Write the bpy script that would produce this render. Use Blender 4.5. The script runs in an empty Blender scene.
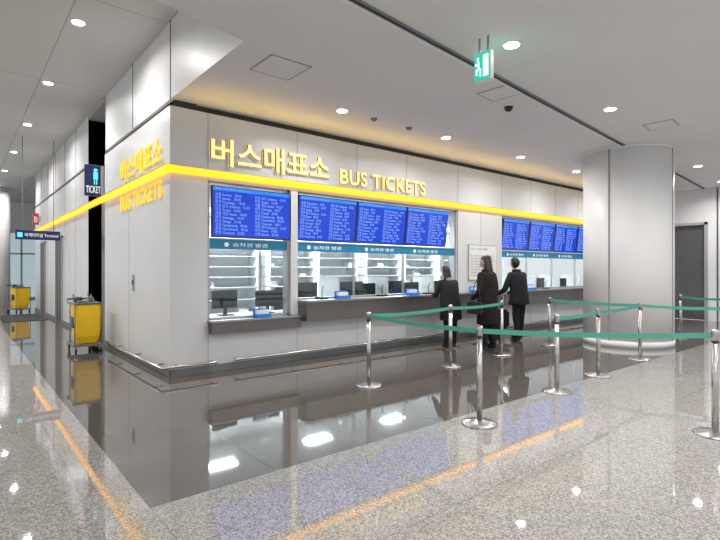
import bpy, bmesh, math, random
from mathutils import Vector, Matrix
random.seed(4)
C=bpy.context
C.scene.view_settings.view_transform='Standard'
def link(o): C.scene.collection.objects.link(o); return o
# ---------------- materials ----------------
def mat(name,col,rough=.5,metal=0,emit=0,ecol=None,noise=0,nscale=8,spec=.5):
    m=bpy.data.materials.new(name); m.use_nodes=True; nt=m.node_tree; b=nt.nodes['Principled BSDF']
    b.inputs['Base Color'].default_value=(*col,1); b.inputs['Roughness'].default_value=rough
    b.inputs['Metallic'].default_value=metal; b.inputs['Specular IOR Level'].default_value=spec
    if emit:
        b.inputs['Emission Color'].default_value=(*(ecol or col),1); b.inputs['Emission Strength'].default_value=emit
    if noise:
        tc=nt.nodes.new('ShaderNodeTexCoord'); n=nt.nodes.new('ShaderNodeTexNoise'); n.inputs['Scale'].default_value=nscale
        r=nt.nodes.new('ShaderNodeValToRGB')
        r.color_ramp.elements[0].position=.3; r.color_ramp.elements[1].position=.7
        r.color_ramp.elements[0].color=(*[c*(1-noise) for c in col],1); r.color_ramp.elements[1].color=(*[min(1,c*(1+noise)) for c in col],1)
        nt.links.new(tc.outputs['Object'],n.inputs['Vector']); nt.links.new(n.outputs['Fac'],r.inputs[0]); nt.links.new(r.outputs[0],b.inputs['Base Color'])
    return m
def tilemat(name,col,dark,bw,bh,mortar,rough,speck=0,off=(0,0,0),spec=.5):
    m=bpy.data.materials.new(name); m.use_nodes=True; nt=m.node_tree; N=nt.nodes; L=nt.links; b=N['Principled BSDF']
    b.inputs['Roughness'].default_value=rough; b.inputs['Specular IOR Level'].default_value=spec
    tc=N.new('ShaderNodeTexCoord'); mp=N.new('ShaderNodeMapping'); mp.inputs['Location'].default_value=off
    L.new(tc.outputs['Object'],mp.inputs['Vector'])
    br=N.new('ShaderNodeTexBrick'); br.offset=0; br.inputs['Scale'].default_value=1
    br.inputs['Brick Width'].default_value=bw; br.inputs['Row Height'].default_value=bh; br.inputs['Mortar Size'].default_value=mortar
    br.inputs['Color1'].default_value=(*col,1); br.inputs['Color2'].default_value=(*[c*.95 for c in col],1); br.inputs['Mortar'].default_value=(*dark,1)
    br.inputs['Mortar Smooth'].default_value=.2
    L.new(mp.outputs[0],br.inputs['Vector']); out=br.outputs['Color']
    if speck:
        v=N.new('ShaderNodeTexVoronoi'); v.inputs['Scale'].default_value=110
        L.new(tc.outputs['Object'],v.inputs['Vector'])
        bw_=N.new('ShaderNodeRGBToBW'); L.new(v.outputs['Color'],bw_.inputs[0])
        r=N.new('ShaderNodeValToRGB'); e=r.color_ramp.elements
        e[0].position=.2; e[0].color=(1-speck,)*3+(1,); e[1].position=.8; e[1].color=(1+speck*.6,)*3+(1,)
        L.new(bw_.outputs[0],r.inputs[0])
        n=N.new('ShaderNodeTexNoise'); n.inputs['Scale'].default_value=60; n.inputs['Detail'].default_value=5
        L.new(tc.outputs['Object'],n.inputs['Vector'])
        r2=N.new('ShaderNodeValToRGB'); e=r2.color_ramp.elements
        e[0].position=.35; e[0].color=(.84,.83,.82,1); e[1].position=.6; e[1].color=(1.05,1.04,1.03,1); L.new(n.outputs['Fac'],r2.inputs[0])
        for s in (r,r2):
            mx=N.new('ShaderNodeMix'); mx.data_type='RGBA'; mx.blend_type='MULTIPLY'; mx.inputs['Factor'].default_value=1
            L.new(out,mx.inputs['A']); L.new(s.outputs[0],mx.inputs['B']); out=mx.outputs['Result']
    L.new(out,b.inputs['Base Color']); return m
M={}
M['white']=mat('white_wall_panel',(.72,.725,.735),.35,noise=.02,nscale=2)
M['fascia']=mat('fascia_panel',(.72,.72,.73),.4,noise=.02,nscale=2)
M['colw']=mat('column_white_paint',(.9,.9,.91),.4,noise=.01,nscale=2)
M['ceil']=mat('ceiling_plaster',(.74,.737,.727),.7,noise=.02,nscale=1)
M['ceilp']=tilemat('ceiling_metal_panels',(.6,.6,.59),(.38,.38,.38),1.2,3.55,.012,.5)
M['granite']=tilemat('granite_floor',(.42,.405,.385),(.3,.285,.27),1.2,1.2,.005,.025,speck=.45,off=(.25,.37,0),spec=.75)
M['dtile']=tilemat('polished_tile_floor',(.125,.11,.098),(.08,.07,.062),.9,.9,.005,.035,off=(-.046,-.53,0),spec=.8)
M['offfloor']=mat('office_carpet',(.25,.25,.27),.8,noise=.1,nscale=30)
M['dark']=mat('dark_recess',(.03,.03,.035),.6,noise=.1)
M['dgrey']=mat('dark_grey_door',(.09,.09,.095),.4,noise=.1)
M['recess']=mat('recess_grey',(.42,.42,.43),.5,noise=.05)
M['seam']=mat('panel_joint',(.3,.3,.3),.6,noise=.1)
M['steel']=mat('brushed_steel',(.55,.54,.53),.25,1,noise=.06,nscale=20)
M['counter']=mat('counter_steel',(.17,.16,.157),.35,.5,noise=.05,nscale=5)
M['ctop']=mat('counter_top_steel',(.4,.4,.4),.3,.8,noise=.05,nscale=5)
M['black']=mat('black_plastic',(.015,.015,.017),.35,noise=.1)
M['yband']=mat('yellow_light_band',(.5,.28,.01),.4,emit=1.8,ecol=(1,.43,.01))
M['ivory']=mat('ivory_letters',(.5,.4,.15),.4,emit=1.45,ecol=(1,.66,.22))
M['gold']=mat('gold_letters',(.6,.4,.02),.35,emit=.75,ecol=(.95,.62,.02))
M['lside']=mat('letter_return_bronze',(.4,.26,.07),.4,.2,noise=.1)
M['blue']=mat('screen_blue',(.002,.012,.12),.2,emit=1.0,ecol=(.005,.05,.56))
M['blueh']=mat('screen_header',(.01,.1,.4),.2,emit=1.0,ecol=(.02,.18,.7))
M['stext']=mat('screen_text',(.2,.3,.5),.4,emit=.7,ecol=(.2,.38,.95))
M['teal']=mat('blue_teal_film',(.01,.18,.33),.3,emit=.25,noise=.05,ecol=(.01,.22,.4))
M['wtext']=mat('white_lettering',(.85,.9,.9),.5,emit=.3)
M['shelf']=mat('shelf_white',(.88,.9,.9),.5,noise=.02)
M['shelfg']=mat('shelf_edge_grey',(.55,.58,.6),.5,noise=.03)
M['frame']=mat('window_frame_aluminium',(.45,.46,.47),.35,.7,noise=.04)
M['panel']=mat('office_light_panel',(1,1,1),.5,emit=16,ecol=(.88,.95,1))
M['lamp']=mat('downlight_emitter',(1,1,1),.5,emit=18,ecol=(1,.98,.94))
M['ring']=mat('downlight_trim',(.8,.8,.8),.4,noise=.02)
M['exitg']=mat('exit_green',(.02,.5,.3),.4,emit=.7,ecol=(.02,.6,.38))
M['exitw']=mat('exit_white',(.8,1,.95),.4,emit=.9,ecol=(.7,1,.9))
M['belt']=mat('green_belt_webbing',(.08,.38,.29),.6,noise=.08,nscale=40)
M['ycart']=mat('yellow_vinyl',(.95,.6,.01),.45,emit=0,noise=.05,nscale=6)
M['gplas']=mat('grey_plastic',(.18,.19,.2),.5,noise=.08)
M['rubber']=mat('rubber',(.02,.02,.02),.7,noise=.1)
M['bluebox']=mat('blue_box',(.02,.2,.65),.4,emit=.1,noise=.05)
M['navy']=mat('navy_sign',(.01,.02,.12),.35,noise=.05)
M['cyan']=mat('cyan_pictogram',(.1,.7,.85),.4,emit=.6)
M['red']=mat('red_sign',(.6,.03,.02),.5,emit=.2)
M['lip']=mat('lips',(.35,.12,.1),.5,noise=.05)
M['skin']=mat('skin',(.55,.34,.24),.5,noise=.05,nscale=12)
M['hair']=mat('black_hair',(.02,.014,.012),.5,noise=.3,nscale=50)
M['hairb']=mat('brown_hair',(.035,.02,.015),.5,noise=.3,nscale=50)
M['coat1']=mat('black_padded_coat',(.012,.012,.015),.75,noise=.25,nscale=14,spec=.3)
M['coat2']=mat('dark_brown_coat',(.014,.011,.011),.85,noise=.25,nscale=12,spec=.3)
M['coat3']=mat('charcoal_jacket',(.012,.013,.017),.8,noise=.25,nscale=12,spec=.3)
M['trou']=mat('dark_trousers',(.01,.01,.014),.85,noise=.2,nscale=20,spec=.3)
M['shoe']=mat('shoe_leather',(.015,.013,.012),.4,noise=.1)
M['fur']=mat('grey_scarf',(.3,.28,.27),.9,noise=.3,nscale=40)
M['paper']=mat('paper',(.85,.85,.83),.7,noise=.03)
M['far']=mat('daylit_far_glass',(.5,.62,.65),.3,emit=.45,ecol=(.6,.75,.8),noise=.1,nscale=.6)
g=bpy.data.materials.new('clear_glass'); g.use_nodes=True; nt=g.node_tree; nt.nodes.clear()
o=nt.nodes.new('ShaderNodeOutputMaterial'); mx=nt.nodes.new('ShaderNodeMixShader'); t=nt.nodes.new('ShaderNodeBsdfTransparent'); gl=nt.nodes.new('ShaderNodeBsdfGlossy')
t.inputs[0].default_value=(.95,.98,.98,1); gl.inputs['Roughness'].default_value=.02; mx.inputs[0].default_value=.05
nt.links.new(t.outputs[0],mx.inputs[1]); nt.links.new(gl.outputs[0],mx.inputs[2]); nt.links.new(mx.outputs[0],o.inputs[0]); M['glass']=g
# ---------------- helpers ----------------
def obj(name,me,m=None,parent=None):
    ob=bpy.data.objects.new(name,me); link(ob)
    if m: me.materials.append(M[m])
    if parent: ob.parent=parent
    return ob
def empty(name,loc=(0,0,0),rz=0):
    e=bpy.data.objects.new(name,None); e.location=loc; e.rotation_euler=(0,0,rz); e.empty_display_size=.2; return link(e)
def box(name,x0,x1,y0,y1,z0,z1,m,parent=None,bev=0):
    bm=bmesh.new(); bmesh.ops.create_cube(bm,size=1)
    for v in bm.verts: v.co=Vector((x0+(v.co.x+.5)*(x1-x0),y0+(v.co.y+.5)*(y1-y0),z0+(v.co.z+.5)*(z1-z0)))
    if bev: bmesh.ops.bevel(bm,geom=bm.edges[:],offset=bev,segments=2,affect='EDGES')
    me=bpy.data.meshes.new(name); bm.to_mesh(me); bm.free(); return obj(name,me,m,parent)
def boxes(name,lst,m,parent=None):
    bm=bmesh.new()
    for (x0,x1,y0,y1,z0,z1) in lst:
        r=bmesh.ops.create_cube(bm,size=1)
        for v in r['verts']: v.co=Vector((x0+(v.co.x+.5)*(x1-x0),y0+(v.co.y+.5)*(y1-y0),z0+(v.co.z+.5)*(z1-z0)))
    me=bpy.data.meshes.new(name); bm.to_mesh(me); bm.free(); return obj(name,me,m,parent)
def lathe(name,prof,m,parent=None,loc=(0,0,0),seg=32):
    bm=bmesh.new(); rows=[]
    for r,z in prof: rows.append([bm.verts.new((r*math.cos(2*math.pi*i/seg)+loc[0],r*math.sin(2*math.pi*i/seg)+loc[1],z+loc[2])) for i in range(seg)])
    for a,b in zip(rows,rows[1:]):
        for i in range(seg): f=bm.faces.new((a[i],a[(i+1)%seg],b[(i+1)%seg],b[i])); f.smooth=True
    bm.faces.new(rows[-1]); bm.faces.new(rows[0][::-1])
    bmesh.ops.recalc_face_normals(bm,faces=bm.faces)
    me=bpy.data.meshes.new(name); bm.to_mesh(me); bm.free(); return obj(name,me,m,parent)
def tube(name,pts,r,m,parent=None,cyc=False):
    cu=bpy.data.curves.new(name,'CURVE'); cu.dimensions='3D'; s=cu.splines.new('POLY'); s.points.add(len(pts)-1)
    for p,q in zip(s.points,pts): p.co=(*q,1)
    s.use_cyclic_u=cyc; cu.bevel_depth=r; cu.bevel_resolution=3; cu.use_fill_caps=True
    ob=bpy.data.objects.new(name,cu); link(ob); cu.materials.append(M[m])
    if parent: ob.parent=parent
    return ob
def text(name,body,org,side,w,h,m,parent=None,ext=.015,bold=.0,sp=1,sidem=None):
    cu=bpy.data.curves.new(name,'FONT'); cu.body=body; cu.size=1; cu.extrude=0; cu.offset=bold; cu.resolution_u=4; cu.space_character=sp
    ob=bpy.data.objects.new(name,cu); link(ob); C.view_layer.update()
    bb=[Vector(b) for b in ob.bound_box]; x0=min(b.x for b in bb);x1=max(b.x for b in bb);y0=min(b.y for b in bb);y1=max(b.y for b in bb)
    sx=w/max(x1-x0,.01); sy=h/max(y1-y0,.01)
    cu.extrude=ext; C.view_layer.update()
    me=bpy.data.meshes.new_from_object(ob.evaluated_get(C.evaluated_depsgraph_get()))
    bpy.data.objects.remove(ob)
    flags=[0 if abs(p.normal.z)>.7 else 1 for p in me.polygons]
    for v in me.vertices:
        x=(v.co.x-x0)*sx; y=(v.co.y-y0)*sy; z=v.co.z
        if side=='front': v.co=Vector((org[0]+x,org[1]-z-ext,org[2]+y))
        else: v.co=Vector((org[0]-z-ext,org[1]-x,org[2]+y))
    me.materials.clear(); o=obj(name,me,m,parent)
    if sidem:
        me.materials.append(M[sidem])
        for p,f in zip(me.polygons,flags): p.material_index=f
    for p in me.polygons: p.use_smooth=False
    return o
def prism(name,poly,z0,z1,m,m2=None):
    bm=bmesh.new(); a=[bm.verts.new((x,y,z0)) for x,y in poly]; b=[bm.verts.new((x,y,z1)) for x,y in poly]
    bm.faces.new(a); bm.faces.new(b)
    for i in range(len(a)):
        f=bm.faces.new((a[i],a[(i+1)%len(a)],b[(i+1)%len(a)],b[i])); f.material_index=1 if m2 else 0
    bmesh.ops.recalc_face_normals(bm,faces=bm.faces)
    me=bpy.data.meshes.new(name); bm.to_mesh(me); bm.free(); ob=obj(name,me,m)
    if m2: me.materials.append(M[m2])
    return ob
# ---------------- shell ----------------
WX=2.32; WY=7.0; CE=3.9; HC=5.0
bm=bmesh.new()
def q(x0,x1,y0,y1,mi):
    f=bm.faces.new([bm.verts.new(p) for p in ((x0,y0,0),(x1,y0,0),(x1,y1,0),(x0,y1,0))]); f.material_index=mi
q(.946,17.3,3.23,31,1); q(-10,.946,3.23,31,0); q(-10,17.3,-6,3.23,0)
me=bpy.data.meshes.new('floor'); bm.to_mesh(me); bm.free(); fl=obj('floor',me,'granite'); me.materials.append(M['dtile'])
prism('ceiling',[(2.33,4.74),(-10,2.0),(-10,-6),(17.3,-6),(17.3,10.88),(2.33,10.88)],CE,HC+.1,'ceil','fascia')
prism('ceiling_office_end',[(2.33,12.5),(17.3,12.5),(17.3,22),(2.33,22)],CE,HC+.1,'ceil','fascia')
prism('ceiling_hall',[(-10,2.2),(2.32,4.8),(2.32,31),(-10,31)],HC,HC+.1,'ceilp')
box('ceiling_far',2.33,17.3,22,31,HC,HC+.1,'ceilp')
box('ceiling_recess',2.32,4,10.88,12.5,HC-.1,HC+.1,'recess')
H=3.81
boxes('wall_front',[(WX,2.88,WY,7.25,0,H),(2.88,8.57,WY,7.25,2.82,H),(8.57,10.23,WY,7.25,0,H),(10.23,16.2,WY,7.25,2.82,H),(16.2,17.3,WY,7.25,0,H),
  (2.88,4.4,WY,7.25,0,.56),(4.4,8.57,WY,7.25,0,.7),(10.23,16.2,WY,7.25,0,.7)],'white')
boxes('wall_left',[(WX,2.6,7.25,10.88,0,H),(WX,2.6,12.5,22,0,H),(2.6,6,21.8,22,0,H)],'white')
boxes('gap_shade_strips',[(2.38,17.2,7.05,7.3,H,CE+.01),(2.38,2.7,7.0,10.86,H,CE+.01),(2.38,2.7,12.52,21.9,H,CE+.01)],'dark')  # near-black strips: the gap's shade is put into their colour
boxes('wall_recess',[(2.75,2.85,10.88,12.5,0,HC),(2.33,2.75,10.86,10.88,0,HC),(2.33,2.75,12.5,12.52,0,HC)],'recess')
d=empty('door_1',(0,0,0)); box('leaf',2.7,2.75,11.1,12.3,.01,2.2,'frame',d); tube('handle',[(2.66,11.3,.9),(2.66,11.3,1.2)],.012,'steel',d)
boxes('door_frame',[(2.66,2.76,11.02,11.1,.0,2.28),(2.66,2.76,12.3,12.38,0,2.28),(2.66,2.76,11.02,12.38,2.2,2.28)],'steel',d)
s=[]
for x in (2.87,4.41,5.7,6.98,8.57,10.23,11.5,12.75,14.0): s.append((x-.004,x+.004,6.997,7.01,2.98,H))
for x in (4.41,5.7,6.98,8.57,10.23,11.5,12.75,14.0): s.append((x-.004,x+.004,6.997,7.01,.1,.55))
s.append((2.868,2.876,6.997,7.01,.1,2.86))
for x in (8.57,9.4): s.append((x-.004,x+.004,6.997,7.01,1,2.86))
for y in (9.1,): s.append((2.317,2.33,y-.004,y+.004,.1,2.86))
for y in (14,15.6,17.2,18.8,20.4): s.append((2.317,2.33,y-.006,y+.006,.1,H))
boxes('trim_panel_seams',s,'seam')
boxes('trim_fascia_seams',[(2.322,2.34,y-.008,y+.008,CE,HC) for y in (7.0,8.9,14,15.6,17.2,18.8,20.4)],'dgrey')
for i,y in enumerate((15.9,19.2)):
    dd=empty('door_%d'%(i+3)); box('leaf',2.30,2.32,y,y+1.0,.01,2.4,'dgrey',dd); boxes('frame',[(2.28,2.32,y-.06,y,0,2.46),(2.28,2.32,y+1.0,y+1.06,0,2.46),(2.28,2.32,y-.06,y+1.06,2.4,2.46)],'frame',dd)
boxes('baseboard_front',[(WX-.012,8.57,6.985,7.0,0,.1),(8.57,17.1,6.985,7.0,0,.1)],'gplas')
boxes('baseboard_left',[(WX-.015,WX,6.985,10.88,0,.1),(WX-.015,WX,12.5,22,0,.1)],'gplas')
boxes('wall_right',[(17.1,17.3,6.5,7,0,CE),(17.1,17.3,4.7,6.5,2.86,CE),(17.1,17.3,-6,4.4,0,CE),(17.1,17.3,4.4,4.7,0,CE)],'white')
d=empty('door_2'); boxes('leaves',[(17.2,17.25,4.7,5.59,0.01,2.86),(17.2,17.25,5.61,6.5,0.01,2.86)],'dgrey',d)
boxes('jambs',[(17.06,17.2,4.64,4.72,0,2.92),(17.06,17.2,6.48,6.56,0,2.92),(17.06,17.2,4.64,6.56,2.84,2.92)],'frame',d)
boxes('trim_right',[(17.08,17.1,4.38,4.42,0,CE)],'dgrey')
wf=box('wall_far',-10,17.3,30.8,31,0,HC,'white')
w=empty('window_far'); box('glazing',-3,6,30.74,30.76,.1,3.4,'far',w)
boxes('mullions',[(x,x+.08,30.68,30.78,0,3.45) for x in (-3,-1.5,0,1.2,1.9,2.6,4,5.5)]+[(-3,6,30.68,30.78,z,z+.08) for z in (0,2.3,3.4)],'frame',w)
lathe('hall_pillar',[(.22,0),(.22,HC)],'white',loc=(1.62,26,0))
boxes('light_band',[(2.24,17.1,6.93,7.0,2.87,2.965),(2.25,WX,6.93,22,2.87,2.965)],'yband')
boxes('trim_band_cap',[(2.235,17.1,6.925,7.0,2.965,2.975),(2.235,WX,7.0,22,2.965,2.975)],'frame')
sg=empty('bus_ticket_sign_front')
text('hangul_letters','버스매표소',(2.90,6.99,3.05),'front',2.13,.41,'ivory',sg,.022,.014,1,'lside')
text('latin_letters','BUS TICKETS',(5.28,6.99,3.04),'front',2.2,.26,'ivory',sg,.018,.012,1.06,'lside')
sg=empty('bus_ticket_sign_side')
text('hangul_letters','버스매표소',(2.31,9.6,3.05),'left',2.3,.41,'gold',sg,.008,.012,1)
text('latin_letters','BUS TICKETS',(2.31,9.6,2.55),'left',2.3,.26,'gold',sg,.006,.01,1.1)
# ---------------- office ----------------
boxes('office_ceiling',[(2.6,17.1,7.25,11.6,2.82,2.9)],'shelf')
boxes('office_floor',[(2.6,17.1,7.25,11.6,0,.02)],'offfloor')
boxes('wall_office_back',[(2.6,17.1,11.5,11.6,0,2.82)],'shelf')
def area(name,loc,rot,sx,sy,p,col,spread=180):
    l=bpy.data.lights.new(name,'AREA'); l.shape='RECTANGLE'; l.size=sx; l.size_y=sy; l.energy=p; l.color=col; l.spread=math.radians(spread)
    o=bpy.data.objects.new(name,l); o.location=loc; o.rotation_euler=rot; link(o); return o
for i,x in enumerate((4.5,7.1,9.7,12.2,14.8)):
    box('office_ceiling_light',x-.36,x+.36,10.14,10.46,2.79,2.825,'panel')
    area('office_panel_lamp',(x,10.3,2.78),(0,0,0),.7,.3,125,(.93,.97,1))
def shelfunit(x,w):
    e=empty('office_shelf',(x,11.2,.02))
    boxes('case',[(-w/2,-w/2+.04,-.2,.28,0,2.1),(w/2-.04,w/2,-.2,.28,0,2.1),(-w/2,w/2,.25,.28,0,2.1)],'shelf',e)
    boxes('shelf_boards',[(-w/2,w/2,-.2,.26,z,z+.02) for z in (.05,.4,.75,1.05,1.3,1.55,1.8,2.07)],'shelfg' ,e)
    L1=[(-w/2+.1,-w/2+.3,-.1,.2,1.07,1.2)]
    for z in (.08,.43,.78,1.07,1.32,1.57):
        px=-w/2+.06
        while px<w/2-.25:
            ww=random.uniform(.08,.25); h=random.uniform(.06,.14)
            if random.random()<.12: L1.append((px,px+ww,-.1,.2,z,z+h))
            px+=ww+random.uniform(.01,.12)
    boxes('binders',L1,'paper',e)
for x in (3.6,5.1,6.8,8.3,10,11.6,13.2,14.8): shelfunit(x,1.4)
def window(n,x0,x1,zs,muls):
    e=empty('window_%d'%n)
    box('glass_pane',x0,x1,7.11,7.12,zs,1.82,'glass',e)
    box('film_band',x0,x1,7.09,7.12,1.82,1.965,'teal',e)
    fr=[(x0,x0+.04,7.06,7.2,zs,2.82),(x1-.04,x1,7.06,7.2,zs,2.82)]+[(x0,x1,7.06,7.18,2.79,2.82),(x0,x1,7.07,7.16,1.965,1.985),(x0,x1,7.06,7.18,zs,zs+.025)]
    boxes('window_frame',fr,'frame',e)
    if muls: boxes('glass_mullions',[(x-.01,x+.01,7.08,7.13,zs,1.82) for x in muls],'frame',e)
    return e
w1=window(1,2.88,4.29,.757,[]); w2=window(2,4.42,8.57,1.002,[5.7,6.98,8.2]); w3=window(3,10.23,16.2,1.002,[11.45,12.7,14.0,15.3])
box('wall_pier',4.29,4.42,7.0,7.25,.76,2.82,'white')
def tealtext(e,x,b):
    text('counter_label',b,(x,7.09,1.86),'front',.6,.06,'wtext',e,.002)
    icon=lathe('label_icon',[(.035,0),(.035,.005)],'wtext',e,(0,0,0),16); icon.rotation_euler=(math.pi/2,0,0); icon.location=(x-.1,7.09,1.89)
for e,x in ((w1,3.3),(w2,4.8),(w2,6.1),(w2,7.4),(w3,10.7),(w3,11.9),(w3,13.2)): tealtext(e,x,'승차권 발권')
cities=['서울 강남 Seoul','인천 송도 Incheon','수원 Suwon','대전 청사 Daejeon','광주 Gwangju','부산 Busan','대구 Daegu','춘천 Chuncheon','청주 Cheongju','전주 Jeonju','강릉 Gangneung','안산 Ansan','천안 Cheonan']
def screen(x0,x1,tilt=0):
    z1=2.76; h=.77; w=x1-x0
    e=empty('departure_display',(x0,7.0,z1) if not tilt else (x0,6.98,z1)); e.rotation_euler=(tilt,0,0)
    box('casing',0,w,0,.05,-h,0,'black',e,.004)
    box('display_face',.015,w-.015,-.004,0,-h+.02,-.015,'blue',e)
    box('header',.015,w-.015,-.007,-.004,-.07,-.015,'blueh',e)
    text('header_text','출발 시각 안내  Departures',(.05,-.007,-.058),'front',w*.45,.03,'stext',e,.001)
    random.shuffle(cities)
    rows=11
    for grp,(xa,xb) in enumerate(((.05,w*.5-.06),(w*.5+.03,w-.08))):
        ls='\n'.join('%s   %02d:%02d'%(cities[(i+grp*3)%len(cities)],random.randint(5,23),random.randint(0,59)) for i in range(rows))
        text('timetable_text',ls,(xa,-.004,-h+.05),'front',xb-xa,h-.15,'stext',e,.001)
screen(2.93,4.27)
for a,b in ((4.44,5.69),(5.71,6.97),(6.99,8.25)): screen(a,b,math.radians(7))
for a,b in ((10.28,11.42),(11.48,12.68),(12.74,13.96),(14.02,15.26)): screen(a,b,math.radians(7))
c=empty('ticket_counter')
box('counter_front',2.88,4.41,6.86,7.0,.56,.73,'counter',c,.004); box('counter_top',2.86,4.41,6.84,7.5,.73,.755,'ctop',c,.004)
c=empty('ticket_counter')
box('counter_front',4.42,16.2,6.72,7.0,.66,.97,'counter',c,.004); box('counter_top',4.42,16.2,6.68,7.5,.97,1.0,'ctop',c,.005)
c=empty('staff_desk')
box('desk_top',2.9,16.2,7.55,8.2,.70,.74,'shelf',c); boxes('desk_legs',[(x,x+.04,7.6,8.15,.02,.7) for x in (2.95,5.7,8.4,11.4,14,16.1)],'shelf',c)
boxes('privacy_screens',[(x-.02,x+.02,7.56,8.2,.74,1.35) for x in (5.7,6.98,8.4,10.1,11.45,12.7,14.0,15.3)],'shelf',c)
def monitor(x,y,z,rz=0,s=1):
    e=empty('computer_monitor',(x,y,z),rz); e.scale=(s,s,s); box('screen_back',-.24,.24,0,.03,.12,.42,'black',e,.006)
    box('panel',-.225,.225,.03,.034,.135,.405,'dgrey',e); box('stem',-.03,.03,-.0,.03,.01,.2,'black',e); box('foot',-.11,.11,-.09,.09,0.002,.015,'black',e,.004)
for x,y,z,s in ((3.5,7.8,.74,1),(4.3,7.8,.74,.95),(5.05,7.8,.74,1.25),(6.2,7.8,.74,1.25),(6.65,7.85,.74,1.15),(7.35,7.8,.74,1.25),(7.98,7.9,.74,1.15),(9,7.8,.74,1.2),(10.7,7.8,.74,1.3),(12.1,7.8,.74,1.25),(13.3,7.8,.74,1.25),(14.6,7.8,.74,1.2)):
    monitor(x,y,z,random.uniform(-.2,.2),s)
def chair(x,y,rz):
    e=empty('office_chair',(x,y,.02),rz); box('seat',-.24,.24,-.24,.24,.44,.52,'black',e,.03); box('backrest',-.22,.22,.2,.26,.58,1.12,'black',e,.03)
    tube('stem',[(0,0,.44),(0,0,.1)],.025,'gplas',e); tube('back_bar',[(0,.2,.48),(0,.26,.6)],.02,'gplas',e)
    for k in range(5):
        a=k*2*math.pi/5; tube('leg_%d'%(k+1),[(0,0,.1),(.27*math.cos(a),.27*math.sin(a),.05)],.018,'gplas',e); lathe('caster_%d'%(k+1),[(.025,0),(.03,.02),(.02,.05)],'rubber',e,(.27*math.cos(a),.27*math.sin(a),0),10)
for x in (3.6,5.2,6.4,7.7,11,12.3,13.6): chair(x,8.7,random.uniform(-.5,.5))
def leaflet(x,y,z):
    e=empty('leaflet_box',(x,y,z)); box('tray',-.13,.13,-.07,.07,0,.05,'bluebox',e,.004); box('back',-.13,.13,.05,.07,.05,.13,'bluebox',e,.003); box('leaflets',-.11,.11,-.02,.04,.03,.11,'paper',e)
leaflet(3.75,6.98,.757); leaflet(5.25,6.85,1.002); leaflet(7.0,6.85,1.002); leaflet(9.0,6.85,1.002); leaflet(11.3,6.85,1.002)
def tray(x):
    e=empty('counter_intercom',(x,6.98,1.002)); box('base',-.1,.1,-.06,.06,0,.03,'black',e,.004); tube('gooseneck',[(0,0,.03),(0,.0,.16),(0,-.04,.22)],.008,'black',e)
for x in (4.9,6.3,7.6,10.9,12.2): tray(x)
e=empty('wall_poster'); box('poster_frame',8.92,9.98,6.975,7.0,1.26,2.08,'frame',e,.003); box('poster_sheet',8.94,9.96,6.97,6.976,1.28,2.06,'paper',e)
text('poster_title','버스 이용 안내',(9.0,6.97,1.95),'front',.6,.06,'bluebox',e,.001); text('poster_body','\n'.join(['Bus information desk open daily']*8),(9.0,6.97,1.35),'front',.85,.5,'frame',e,.001)
def rail(name,pts,posts):
    e=empty(name); tube('bar',pts,.022,'steel',e)
    for i,(a,b) in enumerate(posts): tube('bracket_%d'%(i+1),[a,b],.014,'steel',e)
rail('guard_rail',[(2.16,9.8,.16),(2.16,6.84,.16),(2.95,6.84,.16)],[((2.16,y,.16),(2.3,y,.16)) for y in (7.2,8.3,9.4)]+[((x,6.84,.16),(x,6.98,.16)) for x in (2.4,2.9)])
rail('guard_rail',[(3.22,6.84,.16),(8.4,6.84,.16)],[((x,6.84,.16),(x,6.98,.16)) for x in (3.3,4.3,5.3,6.3,7.3,8.3)])
rail('guard_rail',[(8.9,6.84,.16),(15.9,6.84,.16)],[((x,6.84,.16),(x,6.98,.16)) for x in (9,10.5,12,13.5,15)])
e=empty('wall_switch_plate'); box('plate',2.305,2.32,8.75,8.87,1.15,1.42,'frame',e,.003); box('button',2.298,2.305,8.78,8.84,1.25,1.33,'black',e)
c=empty('round_column',(10.72,4.32,0))
lathe('shaft',[(.83,.12),(.83,CE-.03)],'colw',c,seg=96); lathe('base_ring',[(.84,0),(.84,.12)],'colw',c,seg=96); lathe('collar',[(.86,CE-.03),(.86,CE)],'ring',c,seg=96)
for k in range(4):
    a=math.pi*(1+k/2); s=box('seam_%d'%(k+1),.825,.836,-.016,.016,.12,CE-.03,'seam',c); s.rotation_euler=(0,0,a)
# ---------------- ceiling things ----------------
K=.72
def downlight(x,y,z,p,r=.075):
    e=empty('ceiling_downlight',(x,y,z))
    lathe('trim_ring',[(r*1.3,-.008),(r*1.3,.0)],'ring',e,seg=24); lathe('emitter',[(r,-.014),(r,-.008)],'lamp',e,seg=24)
    l=bpy.data.lights.new('downlight_lamp','AREA'); l.shape='DISK'; l.size=.15; l.energy=p*K; l.color=(1,.98,.955); l.spread=math.radians(160)
    lo=bpy.data.objects.new('lamp',l); lo.location=(0,0,-.03); link(lo); lo.parent=e
for x in (4.49,6.86,9.26,11.66,14.06): downlight(x,5.87,CE,40)
for x in (4.57,7.53,13.23,16): downlight(x,3.0+(x-4.5)*.09,CE,60)
for x in (1.5,4.5,7.5,10.5,13.5): downlight(x,.4,CE,60)  # overhead row out of view, added for lighting
downlight(-1.5,.4,CE,60)  # one more unseen light in that added row
for x in (-2,2,6,10): downlight(x,-2.6,CE,60)  # rear row, also unseen and added to light the scene
for y in (7.88,10.8,14.2,17.75,21.3,25): downlight(1.34,y,HC,60)
for y in (7.88,12.5,17.75,24): downlight(-2.2,y,HC,150)
t=empty('ceiling_track')
a=Vector((-4,2.78)); b=Vector((17.0,4.72)); dv=(b-a).normalized(); n=Vector((-dv.y,dv.x))
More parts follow.
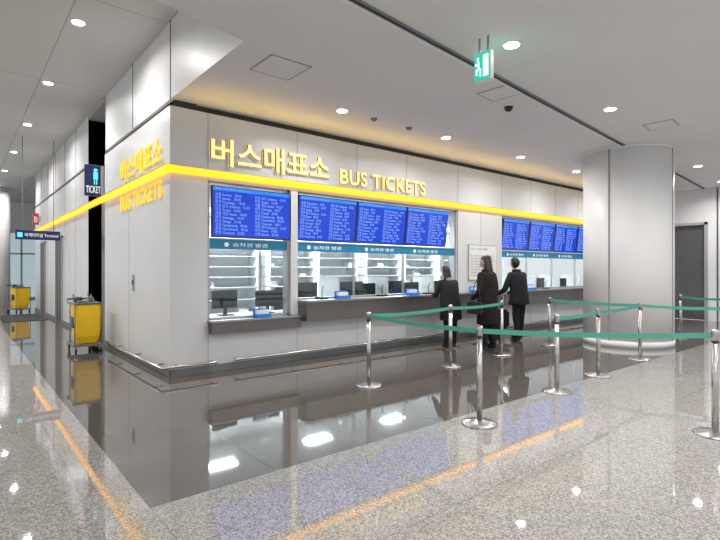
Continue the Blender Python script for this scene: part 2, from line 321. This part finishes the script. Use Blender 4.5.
def strip(name,off,w,m,dz):
    me=bpy.data.meshes.new(name); bm=bmesh.new()
    p=[a+n*(off-w/2),b+n*(off-w/2),b+n*(off+w/2),a+n*(off+w/2)]
    lo=[bm.verts.new((*v,CE-dz)) for v in p]; up=[bm.verts.new((*v,CE)) for v in p]
    bm.faces.new(lo)
    for i in range(4): bm.faces.new((lo[i],lo[(i+1)%4],up[(i+1)%4],up[i]))
    bm.to_mesh(me); bm.free(); obj(name,me,m,t)
strip('slot',0,.035,'dark',.012); strip('rail',.04,.03,'ring',.02); strip('rail_2',-.035,.02,'gplas',.016)
def vent(x,y,s,rz=0):
    e=empty('ceiling_vent',(x,y,CE),rz); boxes('frame',[(-s,s,-s,-s+.012,-.006,0),(-s,s,s-.012,s,-.006,0),(-s,-s+.012,-s,s,-.006,0),(s-.012,s,-s,s,-.006,0)],'seam',e)
    box('hatch_panel',-s+.02,s-.02,-s+.02,s-.02,-.008,0,'ceil',e)
    box('hatch_latch',-.02,.02,-s+.04,-s+.06,-.01,0,'ring',e)
vent(2.98,5.1,.27); vent(5.7,3.95,.22,.09); vent(9.0,3.1,.22,.09)
e=empty('dome_camera',(6.23,4.15,CE)); lathe('mount',[(.08,-.02),(.08,0)],'ring',e,seg=24); lathe('dome',[(.01,-.09),(.04,-.08),(.06,-.05),(.065,-.02)],'black',e,seg=24)
for x in (5.12,5.9): lathe('smoke_detector',[(.03,-.04),(.05,-.02),(.055,0)],'gplas',loc=(x,5.86,CE),seg=20)
e=empty('exit_sign',(4.20,3.09,0)); box('case',-.03,.03,-.1,.1,3.44,3.74,'ring',e,.005); box('sign_face',-.034,-.03,-.092,.092,3.45,3.73,'exitg',e)
box('sign_back',.03,.034,-.092,.092,3.45,3.73,'exitg',e); boxes('door_pictogram',[(-.037,-.034,-.08,-.015,3.48,3.7)],'exitw',e)
boxes('runner',[(-.037,-.034,.035,.06,3.65,3.69),(-.037,-.034,.03,.055,3.56,3.64),(-.037,-.034,.01,.03,3.49,3.57),(-.037,-.034,.055,.075,3.51,3.57),(-.037,-.034,.055,.085,3.61,3.63)],'exitw',e)
boxes('hanger',[(-.008,.008,-.06,-.045,3.74,CE),(-.008,.008,.045,.06,3.74,CE)],'gplas',e)
e=empty('ticket_blade_sign'); box('panel',1.98,2.28,10.97,11.03,2.98,3.6,'navy',e,.004); text('ticket_text','TICKET',(2.0,10.97,3.04),'front',.26,.14,'wtext',e,.004,.01)
hd=lathe('pictogram_head',[(.035,0),(.035,.01)],'cyan',e,(0,0,0),16); hd.rotation_euler=(math.pi/2,0,0); hd.location=(2.17,10.97,3.5)
boxes('pictogram_body',[(2.13,2.21,10.955,10.97,3.32,3.46),(2.14,2.16,10.955,10.97,3.21,3.33),(2.18,2.20,10.955,10.97,3.21,3.33)],'cyan',e)
box('bracket',2.26,2.33,10.93,11.07,3.0,3.58,'frame',e)
e=empty('hanging_direction_sign'); box('panel',1.2,2.2,15.46,15.54,2.3,2.54,'navy',e,.004); text('sign_text','여객터미널 Terminal',(1.4,15.46,2.37),'front',.75,.1,'wtext',e,.003)
box('arrow_icon',1.24,1.35,15.452,15.46,2.36,2.48,'cyan',e)
for x in (1.35,2.05): tube('hanger',[(x,15.5,2.54),(x,15.5,HC)],.01,'gplas',e)
e=empty('wall_blade_sign'); box('panel',2.1,2.28,20.6,20.66,3.1,3.5,'red',e,.004); text('sign_text','B',(2.14,20.6,3.18),'front',.1,.2,'wtext',e,.003)
box('bracket',2.26,2.32,20.58,20.68,3.2,3.4,'frame',e)
box('entrance_mat',1.05,2.15,17.3,20.0,0,.012,'rubber')
# ---------------- stanchions ----------------
P={1:(4.13,4.83),2:(5.95,5.0),3:(3.94,2.95),4:(7.45,5.1),5:(5.71,3.12),6:(9.15,5.15),7:(7.03,3.22),8:(8.85,3.36),9:(5.33,1.39),11:(9.26,2.17),12:(12.48,3.9),13:(12.0,2.94)}
for k,(x,y) in P.items():
    e=empty('queue_stanchion',(x,y,0)); lathe('base',[(.17,0),(.172,.012),(.15,.025),(.06,.04),(.035,.05)],'steel',e,seg=40)
    lathe('post',[(.028,.045),(.028,.86)],'steel',e,seg=24); lathe('belt_head',[(.033,.85),(.033,.94),(.03,.955),(.012,.96)],'steel',e,seg=24); lathe('rubber_ring',[(.0335,.845),(.0335,.855)],'black',e,seg=24)
def belt(i,j):
    a=Vector((*P[i],.905)); b=Vector((*P[j],.905)); dv=(b-a).normalized(); a=a+dv*.034; b=b-dv*.034; nn=Vector((-dv.y,dv.x,0))*.0015
    bm=bmesh.new(); N=12; rows=[]
    for k in range(N+1):
        t=k/N; p=a.lerp(b,t); p.z-=.02*4*t*(1-t)
        rows.append([bm.verts.new(p+s1*nn+Vector((0,0,s2))) for s1,s2 in ((-1,-.024),(1,-.024),(1,.024),(-1,.024))])
    for r,s_ in zip(rows,rows[1:]):
        for k in range(4): bm.faces.new((r[k],r[(k+1)%4],s_[(k+1)%4],s_[k]))
    bm.faces.new(rows[0]); bm.faces.new(rows[-1]); bmesh.ops.recalc_face_normals(bm,faces=bm.faces)
    me=bpy.data.meshes.new('barrier_belt'); bm.to_mesh(me); bm.free(); obj('barrier_belt',me,'belt')
for i,j in ((1,2),(2,4),(1,3),(3,9),(5,7),(7,8),(6,8),(8,11),(12,13)): belt(i,j)
# ---------------- cleaning carts ----------------
def cart(x,y,rz):
    e=empty('cleaning_cart',(x,y,0),rz)
    box('platform',-.24,.24,-.36,.4,.12,.16,'gplas',e,.01)
    for i,(a,b) in enumerate(((-.2,-.32),(.2,-.32),(-.2,.35),(.2,.35))):
        w=lathe('caster_%d'%(i+1),[(.03,-.015),(.05,-.012),(.05,.012),(.03,.015)],'rubber',e,seg=20); w.rotation_euler=(0,math.pi/2,0); w.location=(a,b,.05)
        box('caster_fork_%d'%(i+1),a-.025,a+.025,b-.02,b+.02,.06,.12,'steel',e)
    tube('frame_near',[(-.22,-.34,.14),(-.22,-.34,.9),(.22,-.34,.9),(.22,-.34,.14)],.013,'gplas',e)
    tube('frame_far',[(-.22,.14,.14),(-.22,.14,.9),(.22,.14,.9),(.22,.14,.14)],.013,'gplas',e)
    tube('side_bar_1',[(-.22,-.34,.88),(-.22,.38,.88),(-.22,.42,.95)],.013,'gplas',e); tube('side_bar_2',[(.22,-.34,.88),(.22,.38,.88),(.22,.42,.95)],.013,'gplas',e); tube('push_handle',[(-.22,.42,.95),(.22,.42,.95)],.016,'black',e)
    bm=bmesh.new(); rows=[]
    for z,a,b0,b1 in ((.17,.17,-.27,.08),(.3,.2,-.31,.11),(.6,.215,-.325,.125),(.84,.22,-.33,.13),(.87,.225,-.335,.135)):
        rows.append([bm.verts.new(p) for p in ((-a,b0,z),(a,b0,z),(a,b1,z),(-a,b1,z))])
    for r,s_ in zip(rows,rows[1:]):
        for k in range(4): bm.faces.new((r[k],r[(k+1)%4],s_[(k+1)%4],s_[k]))
    bm.faces.new(rows[0]); bmesh.ops.bevel(bm,geom=[ed for ed in bm.edges if abs(ed.verts[0].co.z-ed.verts[1].co.z)>.01],offset=.035,segments=3,affect='EDGES')
    bmesh.ops.recalc_face_normals(bm,faces=bm.faces)
    me=bpy.data.meshes.new('yellow_bag'); bm.to_mesh(me); bm.free(); ob=obj('yellow_bag',me,'ycart',e)
    sd=ob.modifiers.new('s','SOLIDIFY'); sd.thickness=.008
    box('lid',-.23,.23,-.345,.14,.875,.9,'gplas',e,.01); box('bag_label',-.227,-.2,-.2,0,.45,.65,'black',e)
    lathe('mop_bucket',[(.11,.16),(.14,.42),(.15,.43)],'gplas',e,(0,.27,0),24)
    tube('mop_handle',[(.05,.27,.3),(.1,.3,1.1)],.012,'steel',e); tube('broom_handle',[(-.1,.27,.2),(-.15,.22,1.05)],.012,'gplas',e)
    lathe('spray_bottle',[(.035,.9),(.035,.99),(.012,1.02),(.012,1.05)],'gplas',e,(.1,0,0),16); box('cloth_pile',-.15,.02,-.2,-.02,.9,.94,'gplas',e,.015)
    lathe('rolled_sack',[(.06,.9),(.08,.95),(.05,1.0)],'black',e,(-.1,.05,0),12)
cart(1.86,10.3,0); cart(1.72,20.9,.3)
# ---------------- people ----------------
def skinmesh(name,verts,edges,rad,parent,mats,cls=None,roots=(0,),sub=2):
    me=bpy.data.meshes.new(name); me.from_pydata(verts,edges,[]); ob=bpy.data.objects.new(name,me); link(ob)
    md=ob.modifiers.new('k','SKIN'); md.use_smooth_shade=True
    for i,v in enumerate(me.skin_vertices[0].data):
        r=rad[i]; v.radius=(r,r) if not isinstance(r,tuple) else r; v.use_root=i in roots
    s=ob.modifiers.new('s','SUBSURF'); s.levels=sub; s.render_levels=sub
    C.view_layer.update(); m2=bpy.data.meshes.new_from_object(ob.evaluated_get(C.evaluated_depsgraph_get()))
    bpy.data.objects.remove(ob); m2.materials.clear()
    o=obj(name,m2,None,parent)
    for m in mats: m2.materials.append(M[m])
    for f in m2.polygons:
        f.use_smooth=True
        if cls: f.material_index=cls(f.center)
    return o
def loft(name,rings,m,parent,seg=24,capt=True):
    bm=bmesh.new(); rows=[]
    for (cx,cy,z,rx,ry) in rings:
        rows.append([bm.verts.new((cx+rx*math.cos(2*math.pi*i/seg)*(1+.03*math.sin(i*5+z*9)),cy+ry*math.sin(2*math.pi*i/seg),z)) for i in range(seg)])
    for a,b in zip(rows,rows[1:]):
        for i in range(seg): f=bm.faces.new((a[i],a[(i+1)%seg],b[(i+1)%seg],b[i])); f.smooth=True
    if capt: bm.faces.new(rows[-1])
    bm.faces.new(rows[0][::-1]); bmesh.ops.recalc_face_normals(bm,faces=bm.faces)
    me=bpy.data.meshes.new(name); bm.to_mesh(me); bm.free(); return obj(name,me,m,parent)
def blob(name,c,r,m,parent,fn=None,seg=28):
    bm=bmesh.new(); bmesh.ops.create_uvsphere(bm,u_segments=seg,v_segments=seg*2//3,radius=1)
    for v in bm.verts:
        p=v.co.copy()
        if fn: p=fn(p)
        v.co=Vector((c[0]+p.x*r[0],c[1]+p.y*r[1],c[2]+p.z*r[2]))
    for f in bm.faces: f.smooth=True
    me=bpy.data.meshes.new(name); bm.to_mesh(me); bm.free(); return obj(name,me,m,parent)
def hand(name,w,d,down,side,parent):
    w=Vector(w); d=Vector(d).normalized(); dn=Vector(down).normalized(); lat=d.cross(dn).normalized()*side
    V=[w-d*.02,w+d*.035,w+d*.075]; E=[(0,1),(1,2)]; R=[.024,(.036,.018),(.034,.016)]; roots=[0]
    for k,(o,l) in enumerate(((-.03,.062),(-.01,.075),(.01,.08),(.03,.07))):
        i=len(V); roots.append(i); b=w+d*.06+lat*o
        V+=[b,b+d*.03,b+d*(.03+l*.45)+dn*.008,b+d*(.03+l*.75)+dn*.026,b+d*(.03+l*.85)+dn*.045]; E+=[(i,i+1),(i+1,i+2),(i+2,i+3),(i+3,i+4)]; R+=[.009,.0095,.009,.008,.007]
    i=len(V); roots.append(i); b=w+d*.02-lat*.02
    V+=[b,b-lat*.025+d*.02,b-lat*.04+d*.045+dn*.01,b-lat*.038+d*.07+dn*.02]; E+=[(i,i+1),(i+1,i+2),(i+2,i+3)]; R+=[.011,.011,.0095,.008]
    return skinmesh(name,[tuple(v) for v in V],E,R,parent,['skin'],None,roots,1)
def person(name,loc,rz,Hh,coat,hair,longhair,hem,lean,wl,wr,el,er,feet,wide=1,headturn=0,trou='trou',fur=False):
    e=empty(name,loc,rz); s=Hh/1.75; e.scale=(s,s,s)
    L=lambda z:(z-.95)*lean if z>.95 else 0
    ch=(0,L(1.3),1.3); nb=(0,L(1.46),1.45); nk=(0,L(1.55)+.01,1.54)
    V=[(0,0,.95),(0,L(1.12),1.12),ch,nb,nk,
       (-.16*wide,L(1.4),1.40),el,wl,(.16*wide,L(1.4),1.40),er,wr,
       (-.09,0,.88),(-.1,.02,.5),(*feet[0],.1),(feet[0][0]-.01,feet[0][1]+.15,.04),
       (.09,0,.88),(.1,.02,.5),(*feet[1],.1),(feet[1][0]+.01,feet[1][1]+.15,.04),
       (feet[0][0],feet[0][1]-.04,.045),(feet[1][0],feet[1][1]-.04,.045)]
    E=[(0,1),(1,2),(2,3),(3,4),(2,5),(5,6),(6,7),(2,8),(8,9),(9,10),(0,11),(11,12),(12,13),(13,14),(0,15),(15,16),(16,17),(17,18),(13,19),(17,20)]
    R=[(.15*wide,.12),(.135*wide,.11),(.16*wide,.12),.08,.055,.085,.062,.044,.085,.062,.044,.105,.075,.055,.04,.105,.075,.055,.04,.042,.042]
    def cls(c):
        if c.z<.1: return 3
        if c.z>1.49 and abs(c.x)<.09: return 2
        if c.z<.86 and abs(c.x)<.2 and c.y<.25: return 1
        return 0
    skinmesh('body',V,E,R,e,[coat,trou,'skin','shoe'],cls)
    rg=[]
    prof=[(hem,.2*wide,.155),(hem+.02,.215*wide,.165),(max(hem+.1,.9),.2*wide,.155),(1.0,.195*wide,.15),(1.12,.18*wide,.14),(1.28,.2*wide,.145),(1.38,.2*wide,.13),(1.43,.155*wide,.105),(1.47,.09,.085),(1.51,.085,.08)]
    for z,rx,ry in prof: rg.append((0,L(z),z,rx,ry))
    loft('coat',rg,coat,e)
    loft('collar',[(0,L(1.46),1.45,.1,.095),(0,L(1.5),1.49,.1,.095),(0,L(1.53)+.0,1.525,.085,.085)],'fur' if fur else coat,e)
    for nm,w,el_ in (('sleeve_cuff_l',wl,el),('sleeve_cuff_r',wr,er)):
        w=Vector(w); dd=(w-Vector(el_)).normalized(); tube(nm,[tuple(w-dd*.06),tuple(w)],.044,coat,e)
    for nm,w,el_,sd in (('hand_l',wl,el,1),('hand_r',wr,er,-1)):
        dd=(Vector(w)-Vector(el_)).normalized(); dn=Vector((0,.0,-1)) if abs(dd.z)<.8 else Vector((0,1,0))
        dn=(dn-dd*dn.dot(dd)).normalized(); hand(nm,w,dd,dn,sd,e)
    hp=empty('head'); hp.parent=e; hp.location=(0,L(1.62)+.03,1.645); hp.rotation_euler=(-.15,0,headturn)
    def hf(p):
        if p.z<0: k=1+p.z*.32; p=Vector((p.x*k,p.y*(1+p.z*.12)+(-p.z*.1 if p.y>0 else 0),p.z))
        if p.y>.75 and abs(p.x)<.2 and -.3<p.z<.15: p.y+=.12
        return p
    blob('skull',(0,0,0),(.076,.095,.115),'skin',hp,hf)
    blob('nose',(0,.098,-.02),(.013,.018,.022),'skin',hp,seg=12)
    for sx in (-1,1):
        blob('eye',(sx*.03,.085,.012),(.012,.008,.007),'black',hp,seg=10); blob('ear',(sx*.076,-.005,-.005),(.01,.02,.03),'skin',hp,seg=12)
        box('eyebrow',sx*.03-.015,sx*.03+.015,.085,.092,.032,.037,hair,hp)
    blob('mouth',(0,.09,-.055),(.022,.008,.006),'lip',hp,seg=12)
    def hr(p):
        if p.y>.15 and p.z<.45: p=Vector((p.x*.85,min(p.y,.15)*.9,p.z))
        return p
    blob('hair',(0,-.012,.018),(.09,.108,.118),hair,hp,hr)
    if longhair: loft('long_hair',[(0,-.06,-.30,.07,.03),(0,-.065,-.24,.1,.045),(0,-.055,-.12,.1,.06),(0,-.04,0,.092,.07),(0,-.03,.05,.08,.07)],hair,hp,16)
    if longhair==2: blob('hair_crown',(0,-.05,.075),(.075,.07,.06),hair,hp,seg=14)
    return e
p1=person('woman_at_counter',(7.3,6.13,0),-.15,1.56,'coat1','hair',1,.62,.22,(-.13,.42,1.14),(.14,.40,1.13),(-.28,.17,1.12),(.29,.15,1.12),((-.11,-.02),(.11,.03)),1.3,fur=True)
p2=person('woman_in_long_coat',(7.66,5.55,0),.1,1.74,'coat2','hairb',2,.5,.03,(-.16,.22,.98),(.2,.26,1.02),(-.31,-.02,1.1),(.32,-.0,1.1),((-.1,0),(.12,-.06)),1.3,.2)
p3=person('man_in_jacket',(9.17,5.85,0),.0,1.74,'coat3','hair',0,.78,.12,(-.2,.42,1.0),(.2,.42,1.0),(-.36,.12,1.08),(.36,.12,1.08),((-.14,-.08),(.13,.06)),1.42,-.2)
e=empty('handbag',(7.28,5.55,.0)); box('bag_body',-.06,.06,-.15,.15,.7,.92,'black',e,.02); tube('strap',[(0,-.12,.9),(.05,-.05,1.2),(.18,-.02,1.47),(.08,.06,1.25),(0,.12,.9)],.008,'black',e)
def suitcase(x,y,rz,m):
    e=empty('suitcase',(x,y,0),rz); box('shell',-.21,.21,-.13,.13,.05,.62,m,e,.04); boxes('ribs',[(a,a+.02,-.137,.137,.1,.57) for a in (-.14,-.05,.04,.13)],m,e)
    tube('telescopic_handle',[(-.1,.1,.6),(-.1,.1,.95),(.1,.1,.95),(.1,.1,.6)],.01,'steel',e)
    for i,(a,b) in enumerate(((-.17,-.1),(.17,-.1),(-.17,.1),(.17,.1))): blob('wheel_%d'%(i+1),(a,b,.026),(.015,.026,.026),'rubber',e,seg=12)
suitcase(8.6,6.1,.2,'black')
e=empty('luggage_trolley',(9.35,6.35,0),0)
tube('handle_frame',[(-.25,-.18,.95),(-.25,-.1,.2),(.25,-.1,.2),(.25,-.18,.95)],.016,'steel',e,True); boxes('deck',[(-.25,.25,-.1,.28,.17,.2)],'gplas',e)
box('luggage_bag',-.2,.2,-.04,.24,.2,.62,'coat3',e,.05)
for i,(a,b) in enumerate(((-.22,-.08),(.22,-.08),(0,.24))): blob('wheel_%d'%(i+1),(a,b,.06),(.02,.06,.06),'rubber',e,seg=14); box('axle_%d'%(i+1),a-.03,a+.03,b-.015,b+.015,.06,.18,'steel',e)
# ---------------- lights ----------------
area('band_uplight',(9.6,6.9,2.99),(math.radians(202),0,0),14.5,.03,17,(1,.62,.12),75)
w=bpy.data.worlds.new('world'); C.scene.world=w; w.use_nodes=True; w.node_tree.nodes['Background'].inputs[0].default_value=(.97,.98,1,1); w.node_tree.nodes['Background'].inputs[1].default_value=.9
cam=bpy.data.cameras.new('camera'); cam.sensor_width=36; cam.lens=491/720*36; co=bpy.data.objects.new('camera',cam); link(co)
co.location=(0,0,1.5); co.rotation_euler=(math.radians(90),0,math.radians(-39.5)); cam.clip_end=200
C.scene.camera=co
